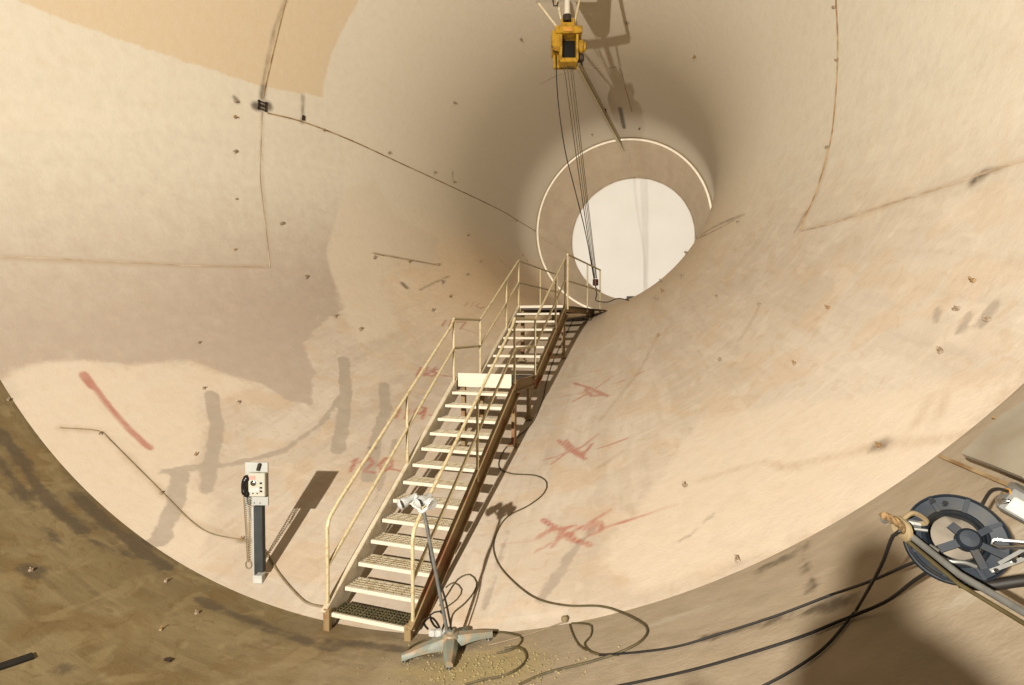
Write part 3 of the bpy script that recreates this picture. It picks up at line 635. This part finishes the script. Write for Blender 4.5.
mb = MB(); mb.tube(spline([ptop-vr*.06+zz*.09, ptop-zz*.02-vr*.02, ptop+vr*.04+zz*.02], .02), .02, 8); mb.tube(spline([LP(418, 494), LP(413, 503), LP(421, 508)], .02), .012, 8); mb.build('yoke', M['white'], lamp, True)
for nm, (x0, y0), (x1, y1) in (('lamp_head', (404, 501), (416, 496)), ('lamp_head', (422, 499), (430, 496))):
    a, b = LP(x0, y0, -.04), LP(x1, y1, .03); ax = b-a; L = np.linalg.norm(ax); mb = MB()
    mb.lathe(a, ax, [(0, .015), (.040, .010), (.046, 0), (.046, .03), (.030, .05), (.030, L), (.024, L+.012), (0, L+.012)], 20); hd = mb.build(nm, M['lamp_silver'], lamp, True)
    mb = MB(); mb.lathe(a-ax/L*.004, ax, [(0, -.012), (.03, -.006), (.046, .006)], 20); mb.build('reflector', M['lamp_silver'], hd, True)
a, b = LP(431, 500, -.03), LP(433.5, 501, -.05); mb = MB(); mb.lathe(b, a-b, [(0, .0), (.05, -.01), (.055, 0), (.045, .04), (.02, .05), (0, .05)], 18); mb.build('lamp_glass', M['lamp_silver'], lamp, True)
pc = thing('cable_connector', LP(441, 638, .05)+zz*.02, 'white plug connectors lying on the cast iron lamp foot', 'plug')
for x_, rr_ in ((431.5, .036), (438, .040), (445.5, .034)):
    mb = MB(); c0 = LP(x_, 640, .06); mb.box(c0+zz*.03, (.062, .06, rr_*1.6), np.array([vr, vf, zz]).T, 0, .012); mb.build('plug_body', M['white'], pc)
mb = MB(); mb.lathe(LP(449, 639, .05)+zz*.02, vr, [(0, 0), (.026, 0), (.03, .02), (.02, .05), (0, .05)], 12); mb.build('plug_cap', M['cable_tan'], pc, True)

# ------------------------------------------------------------------ cables lying on the steel
def cable(px, r, m, label, lift=None, group=None, name='cable'):
    P = on_wall(px, (lift if lift is not None else r*1.05)); mb = MB(); mb.tube(P, r, 6)
    return tag(mb.build(name, m, None, True), label, 'cable', group)
cable([(574, 318), (566, 335), (553, 362), (546, 385), (543, 400), (532, 424), (515, 440), (504, 451), (499, 467), (511, 474), (536, 476), (547, 483), (544, 494), (529, 506), (508, 517), (497, 533), (494, 551), (504, 572), (533, 597), (565, 606), (601, 607), (626, 615), (647, 628), (644, 640), (626, 651), (594, 662), (547, 674), (519, 686)], .009, M['cable'], 'long dark cable snaking down the pale steel right of the stairs')
cable([(440, 606), (447, 596), (458, 580), (470, 575), (477, 583), (474, 593), (465, 604), (453, 615), (450, 632)], .008, M['cable'], 'large thin cable loop standing above the lamp foot')
cable([(446, 588), (454, 583), (462, 590), (457, 600), (440, 612)], .007, M['cable'], 'small thin cable loop beside the bottom of the right stringer')
cable([(462, 635), (485, 633), (504, 633), (520, 637), (522, 642), (517, 648), (508, 652), (497, 654)], .008, M['cable'], 'short dark cable hooking right from the lamp foot')
cable([(505, 650), (515, 648), (524, 651), (527, 658), (524, 665), (515, 672), (500, 678), (483, 681), (466, 686)], .009, M['cable'], 'dark cable curling over the yellowish debris at the bottom')
cable([(488, 646), (508, 641), (529, 635), (550, 628), (563, 623)], .006, M['cable_tan'], 'thin tan wire running from the lamp foot to the small plug')
cable([(572, 624), (583, 624), (592, 627), (591, 637), (585, 644), (588, 650), (597, 655), (619, 656)], .007, M['cable'], 'cable looping right from the small plug on the floor edge')
cable([(570, 625), (572, 632), (576, 641), (583, 649), (601, 656)], .007, M['cable'], 'cable dropping straight down from the small plug')
cable([(264, 550), (272, 562), (279, 574), (295, 593), (308, 604), (326, 608)], .011, M['cable_tan'], 'grey cable from the telephone post to the foot of the stairs')
cable([(60, 428), (98, 431), (110, 440), (121, 451), (143, 473), (166, 496), (191, 521), (212, 534), (247, 541)], .007, M['cable_tan'], 'thin tan cable trailing down the wall left of the telephone')
cable([(412, 660), (407, 655), (411, 648), (425, 641), (438, 639)], .008, M['cable'], 'dark cable curving round the left arm of the lamp foot')
cable([(428, 630), (424, 624), (430, 618), (436, 622), (440, 630), (434, 626), (430, 616), (440, 612), (445, 620), (442, 632)], .008, M['black_rubber'], 'tangle of black cable under the foot of the right stringer')
P = unp((566, 622)); mb = MB(); mb.box(P+normal(P)*.03, (.055, .05, .05), None, 0, .012); tag(mb.build('floor_plug', M['cable_tan'], None), 'small tan plug lying where the thin wire forks', 'plug')

# ------------------------------------------------------------------ hose reel and the rail it hangs on
D0 = 2.15; rc = at((956, 538), D0); ru = D0/F
reel = thing('hose_reel', rc, 'dusty blue-black hose reel hanging on a rail at the right edge', 'hose reel')
nrm = -(ray((958, 538))); nrm /= np.linalg.norm(nrm); nrm = nrm+MW[:, 0]*.16+zz*.14; nrm /= np.linalg.norm(nrm)
e1 = MW[:, 0]-nrm*(MW[:, 0]@nrm); e1 /= np.linalg.norm(e1); e2 = np.cross(nrm, e1)
if e2[2] < 0: e2 = -e2
RR = np.array([e1, e2, nrm]).T; Rr = 42.5*ru
def RL(x, y, z=0.0): return rc+e1*x*ru+e2*y*ru+nrm*z*.72
mb = MB(); mb.lathe(RL(0, 0, -.02), nrm, [(Rr*.52, 0), (Rr*.52, .012), (Rr*.60, .030), (Rr*.66, .012), (Rr*.94, .022), (Rr*.97, .034), (Rr, .030), (Rr, 0), (Rr*.96, -.008), (Rr*.52, -.004)], 64)
fl = mb.build('front_flange', M['reel'], reel, True)
for k in range(8):
    a = math.pi*2*k/8+.25; mb = MB(); mb.bar(RL(math.cos(a)*27, math.sin(a)*27, 0), RL(math.cos(a)*43, math.sin(a)*43, .006), .014, .022, nrm); mb.build('rib', M['reel'], fl)
mb = MB(); mb.lathe(RL(0, 0, -.15), nrm, [(Rr*.40, -.01), (Rr*.96, -.02), (Rr, 0), (Rr, .012), (Rr*.96, .004), (Rr*.40, .004)], 64); mb.build('back_flange', M['reel'], reel, True)
mb = MB(); mb.lathe(RL(0, 0, -.15), nrm, [(Rr*.53, 0), (Rr*.53, .14)], 48); mb.build('drum', M['reel'], reel, True)
mb = MB(); mb.lathe(RL(2, 2, -.06), nrm, [(0, .028), (Rr*.30, .024), (Rr*.50, .0), (Rr*.52, -.02)], 40)
vv = mb.v; mb.v = [tuple(np.array(p)+nrm*.01*math.sin(p[0]*60+p[2]*45)) for p in vv]; mb.build('dusty_hub', M['dust'], reel, True)
mb = MB()
for q in range(3): mb.tube([RL(math.cos(a)*(Rr/ru)*(.60+.12*q), math.sin(a)*(Rr/ru)*(.60+.12*q), -.06-.02*q) for a in np.linspace(0, 2*math.pi, 49)[:-1]], .016, 8, closed=True)
mb.build('wound_hose', M['black_rubber'], reel, True)
# crank arms in front of the hub
mb = MB(); mb.lathe(RL(8, -3, .0), nrm, [(0, .06), (.030, .058), (.040, .045), (.040, -.02)], 20); ar = mb.build('axle_boss', M['reel'], reel, True)
for (x, y), wd in (((-18, -10), .028), ((12, -30), .026), ((34, -22), .024), ((28, 6), .022), ((-2, 12), .03)):
    mb = MB(); mb.bar(RL(8, -3, .035), RL(x, y, .03), wd, .018, nrm); mb.build('crank_arm', M['reel'], reel)
mb = MB(); mb.tube(spline([RL(24, -9, .05), RL(27, -5, .06), RL(38, -7, .07), RL(52, -10, .08), RL(53, -14, .08), RL(40, -13, .07), RL(28, -12, .06), RL(24, -9, .05)], .01), .007, 8); mb.build('crank_handle', M['chrome'], reel, True)
mb = MB(); mb.lathe(RL(50, -12, .06), e1, [(0, 0), (.016, 0), (.016, .03), (0, .035)], 12); mb.build('handle_grip', M['black'], reel, True)
mb = MB(); mb.tube(spline([RL(-22, -16, .05), RL(-14, -22, .06), RL(-2, -24, .06), RL(6, -28, .05)], .01), .008, 8); mb.tube([RL(-26, -8, .04), RL(-20, -14, .05)], .016, 10); mb.build('hose_fitting', M['grey_steel'], reel, True)
mb = MB(); mb.bar(RL(16, -32, .03), RL(46, -22, .03), .014, .010, nrm); mb.bar(RL(24, -26, .04), RL(48, -14, .04), .012, .012, nrm); mb.build('bracket', M['grey_steel'], reel)
for x_, y_ in ((20, -32), (36, -24), (44, -20), (0, 33), (-10, 36)):
    mb = MB(); mb.lathe(RL(x_, y_, .01), nrm, [(0, .03), (.009, .03), (.011, .0)], 6); mb.build('bolt', M['chrome'], reel)
mb = MB(); mb.tube(spline([RL(-26, 14, .03), RL(-40, 18, .03), RL(-52, 22, .02), RL(-57, 22, .0)], .01), .014, 8); mb.tube(spline([RL(-22, 8, .03), RL(-38, 12, .03), RL(-52, 19, .02)], .01), .007, 8); mb.build('mount_arm', M['grey_steel'], reel, True)
mb = MB(); mb.tube(spline([RL(-10, -40, -.03), RL(8, -44, 0), RL(30, -42, .03), RL(55, -38, .05), RL(90, -22, .08)], .02), .020, 10); tag(mb.build('hose_tail', M['black_rubber'], reel, True), 'thick dark hose leaving the reel')
# rail (old pipe) with rope end
r0, r1, r2 = at((901, 528), 2.187), at((960, 575), 1.972), at((1075, 642), 1.577)
rp = thing('pipe_rail', r0, 'dull metal pipe rail slanting under the reel to the right edge', 'rail')
mb = MB(); mb.tube([r0, r1, r2], .013, 10); mb.build('pipe', M['grey_steel'], rp, True)
mb = MB(); mb.tube([r0+np.array([0, 0, -.03]), r1+np.array([0, 0, -.035]), r2+np.array([0, 0, -.035])], .008, 8); mb.build('lashed_cable', M['cable'], rp, True)
q0 = r2; qg = unp((1045, 668)); mb = MB(); mb.tube([at((1060, 634), 1.628), unp((1064, 676))], .018, 8); mb.build('pipe_leg', M['grey_steel'], rp, True)
rope = thing('rope_knot', r0, 'frayed brown rope end knotted round the tip of the rail', 'rope')
mb = MB()
for ph_ in (0, 2.1, 4.2):
    P = spline([at((904, 532), 2.17), at((899, 524), 2.15), at((891, 519), 2.15), at((882, 515), 2.15)], .006); k = np.arange(len(P)); mb.tube(P+.009*np.outer(np.cos(k*.5+ph_), MW[:, 1])+.009*np.outer(np.sin(k*.5+ph_), MW[:, 2]), .009, 6)
mb.build('rope_end', M['rope'], rope, True)
mb = MB()
for q in range(4): mb.tube([r0+(r1-r0)*.03*(q-1)+MW[:, 1]*.034*math.cos(a)+MW[:, 2]*.034*math.sin(a) for a in np.linspace(0, 6.28, 15)[:-1]], .010, 6, closed=True)
mb.tube(spline([r0+MW[:, 1]*.03, r0+MW[:, 0]*.05+MW[:, 1]*.06, r0+MW[:, 0]*.10+MW[:, 1]*.02, RL(-48, 18, .02)], .01), .010, 6); mb.build('knot', M['cable_tan'], rope, True)
def hose(pts, r, m, label, name='hose'):
    P = [at(p, dd) for p, dd in pts if dd is not None]+list(on_wall([p for p, dd in pts if dd is None], r+.006))
    mb = MB(); mb.tube(spline(P, .05), r, 8); tag(mb.build(name, m, None, True), label, 'hose')
hose([((905, 530), 2.151), ((893, 536), 2.187), ((880, 568), 2.366), ((858, 612), None), ((828, 648), None), ((795, 672), None), ((762, 690), None)], .007, M['black_rubber'], 'black hose dropping steeply from the rope knot down the floor')
hose([((930, 556), 2.223), ((905, 566), 2.438), ((868, 582), 2.796), ((835, 596), None), ((780, 617), None), ((730, 633), None), ((680, 648), None), ((640, 654), None), ((600, 657), None)], .0075, M['black_rubber'], 'upper black hose from the reel running left across the floor')
hose([((938, 566), 2.223), ((915, 580), 2.438), ((885, 602), 2.725), ((845, 622), None), ((800, 640), None), ((740, 659), None), ((690, 673), None), ((640, 684), None), ((610, 690), None)], .008, M['black_rubber'], 'lower black hose from the reel running left across the floor')

# ------------------------------------------------------------------ hatch plate, angle strip and junction box at the right edge
def slab(px, h0, h1, name, m, label, cat):
    c = [unp(p) for p in px]; nn = normal(sum(c)/len(c)); k = len(c)
    V = [p+nn*h0 for p in c]+[p+nn*h1 for p in c]; mb = MB()
    mb.add(V, [tuple(range(k, 2*k)), tuple(range(k-1, -1, -1))]+[(i, (i+1) % k, k+(i+1) % k, k+i) for i in range(k)])
    return tag(mb.build(name, m, None), label, cat)
slab([(990, 478), (1030, 440), (1090, 405), (1120, 480), (1060, 508), (1024, 492)], .16, .19, 'hatch_cover', M['plate'], 'flat grey hatch cover plate standing off the wall above the reel', 'hatch')
a, b = unp((943, 459)), unp((1020, 492)); nn = normal(a); mb = MB(); mb.bar(a+nn*.015, b+nn*.015, .010, .03, nn); mb.bar(a+nn*.03, b+nn*.03, .022, .006, nn); tag(mb.build('angle_strip', M['seam'], None), 'narrow rusty angle strip on the wall left of the hatch cover', 'strip')
jc = at((1019, 500), 2.5); jb = thing('junction_box', jc, 'pale metal junction box with an orange gland at the right edge', 'box')
RJ = np.array(Matrix.Rotation(-.35, 3, 'Z'))@np.array(Matrix.Rotation(.5, 3, 'Y'))
mb = MB(); mb.box(jc+MW[:, 0]*.02-zz*.02, (.16, .12, .13), RJ, 0, .012); mb.build('box_body', M['grey_steel'], jb)
mb = MB(); mb.box(jc+MW[:, 0]*.02-zz*.02-RJ@np.array([0, .066, 0.01]), (.10, .012, .07), RJ, 0, .004); mb.build('cover_plate', M['white'], jb)
mb = MB(); mb.lathe(jc-MW[:, 0]*.055+zz*.035, MW[:, 0], [(0, 0), (.018, 0), (.02, .02), (.026, .03), (.026, .05), (0, .05)], 14); mb.build('cable_gland', M['orange'], jb, True)
mb = MB(); mb.lathe(jc-MW[:, 0]*.09-zz*.005, MW[:, 0], [(0, 0), (.013, 0), (.013, .03), (.02, .03), (.02, .06), (0, .06)], 12); mb.build('fitting', M['chrome'], jb, True)
mb = MB(); mb.tube([jc+MW[:, 0]*.03, unp((1040, 495))], .02, 8); mb.build('conduit', M['grey_steel'], jb, True)
mb = MB(); mb.tube(spline([jc-MW[:, 0]*.05+zz*.04, at((998, 489), 2.45), at((990, 492), 2.42), at((982, 505), 2.4), at((975, 520), 2.4)], .02), .008, 6); tag(mb.build('box_cable', M['black_rubber'], None, True), 'thin black cable looping from the junction box behind the reel', 'cable')

# ------------------------------------------------------------------ debris
me_c = []
for k in range(3):
    mb = MB(); mb.sphere((0, 0, 0), .5, 6, 4, scale=(1, .7, .45)); mb.v = [tuple(np.array(v)*(1+.35*rng.standard_normal())) for v in mb.v]; me_c.append(mb)
mb = MB()
for i in range(520):
    p = (rng.normal(485, 45), rng.normal(668, 11)); P = unp(p)
    if P[1] > 4.45: continue
    s_ = rng.uniform(.006, .026); src = me_c[i % 3]; R_ = np.array(Matrix.Rotation(rng.uniform(0, 6), 3, 'Z'))
    mb.add([P+normal(P)*s_*.2+R_@np.array(v)*s_ for v in src.v], src.f)
tag(mb.build('rust_crumbs', M['crumb'], None), 'yellow-brown crumbs of scale scattered around the lamp foot', 'debris', kind='stuff')
P = unp((17, 662)); mb = MB(); a, b = unp((-6, 670)), unp((33, 657)); nn = normal(a); mb.bar(a+nn*.012, b+nn*.012, .07, .02, nn); tag(mb.build('wood_strip', M['black_rubber'], None), 'dark narrow strip lying on the floor at the lower left edge', 'strip')
for p, lb_ in (((168, 661), 'small dark chip on the brown floor below the telephone'),):
    P = unp(p); mb = MB(); mb.box(P+normal(P)*.012, (.07, .03, .02), None, 0, .004); tag(mb.build('steel_chip', M['dark_steel'], None), lb_, 'chip')

# ------------------------------------------------------------------ behind the camera: the mast light and an invented stand and drum added to cast the shade at lower right

dc = np.array([2.66, -1.5, -3.98]); sf = thing('shade_stand', (2.68, -1.5, -6.6), 'added unseen trestle behind the viewpoint holding up the shade-casting drum', 'shade caster')
for a, b in ((-.3, -.3), (.3, -.3), (-.3, .3), (.3, .3)):
    x, y = dc[0]+a, dc[1]+b; mb = MB(); mb.tube([(x, y, -4.29), (x, y, -math.sqrt(7.16**2-x*x))], .024, 8); mb.build('leg', M['grey_steel'], sf, True)
mb = MB(); mb.box((dc[0], dc[1], -4.26), (.72, .72, .05)); mb.build('platform', M['seam'], sf)
for z in (-5.0, -6.0):
    for a, b, c_, d in ((-.3, -.3, .3, -.3), (-.3, .3, .3, .3), (-.3, -.3, -.3, .3), (.3, -.3, .3, .3)):
        mb = MB(); mb.tube([(dc[0]+a, dc[1]+b, z), (dc[0]+c_, dc[1]+d, z)], .018, 6); mb.build('ledger', M['grey_steel'], sf, True)
mb = MB(); mb.lathe((dc[0], dc[1], -4.23), (0, 0, 1), [(0, 0), (.19, 0), (.19, .16), (.20, .17), (.19, .18), (.19, .31), (.18, .34), (.12, .37), (0, .385)], 28)
tag(mb.build('shade_drum', M['post_dark'], None, True), 'added unseen drum behind the viewpoint, blocks light for the lower-right shade', 'drum')
mb = MB(); mb.lathe((dc[0]-.07, dc[1], -3.845), (0, 0, 1), [(0, 0), (.075, 0), (.085, .12), (.07, .16), (.02, .185), (0, .185)], 20)
tag(mb.build('shade_pail', M['dark_steel'], None, True), 'added unseen top piece behind the viewpoint, shapes the hump of the lower-right shade', 'shade_pail')
ml = thing('mast_light', (LIGHT[0], LIGHT[1]-.2, -6.95), 'tall tripod work light standing behind the viewpoint', 'lamp')
mb = MB(); mb.tube([(LIGHT[0], LIGHT[1]-.2, -7.0), (LIGHT[0], LIGHT[1]-.2, LIGHT[2])], .03, 10); mb.build('pole', M['grey_steel'], ml, True)
mb = MB(); mb.lathe((LIGHT[0], LIGHT[1]-.22, LIGHT[2]), (0, 1, 0), [(0, 0), (.08, 0), (.16, .12), (.17, .12), (.09, -.02), (0, -.02)], 24); mb.build('reflector', M['chrome'], ml, True)
for k in range(3):
    a = k*2.094; mb = MB(); mb.tube([(LIGHT[0], LIGHT[1]-.2, -6.2), (LIGHT[0]+.55*math.cos(a), LIGHT[1]-.2+.55*math.sin(a), -math.sqrt(7.12**2-(LIGHT[0]+.55*math.cos(a))**2))], .018, 8); mb.build('leg', M['grey_steel'], ml, True)
tl = thing('throat_fill_lamp', (1.4, 16.0, -3.42), 'added lamp housing for the throat fill light, out of sight behind the lip', 'lamp')  # added fixture for the throat fill light
mb = MB(); mb.box((1.4, 15.98, -3.33), (.22, .10, .13), None, 0, .01); mb.build('housing', M['dark_steel'], tl)
mb = MB(); mb.tube([(1.27, 15.98, -3.33), (1.27, 15.98, -3.43), (1.53, 15.98, -3.36), (1.53, 15.98, -3.33)], .012, 8); mb.build('stand', M['dark_steel'], tl, True)
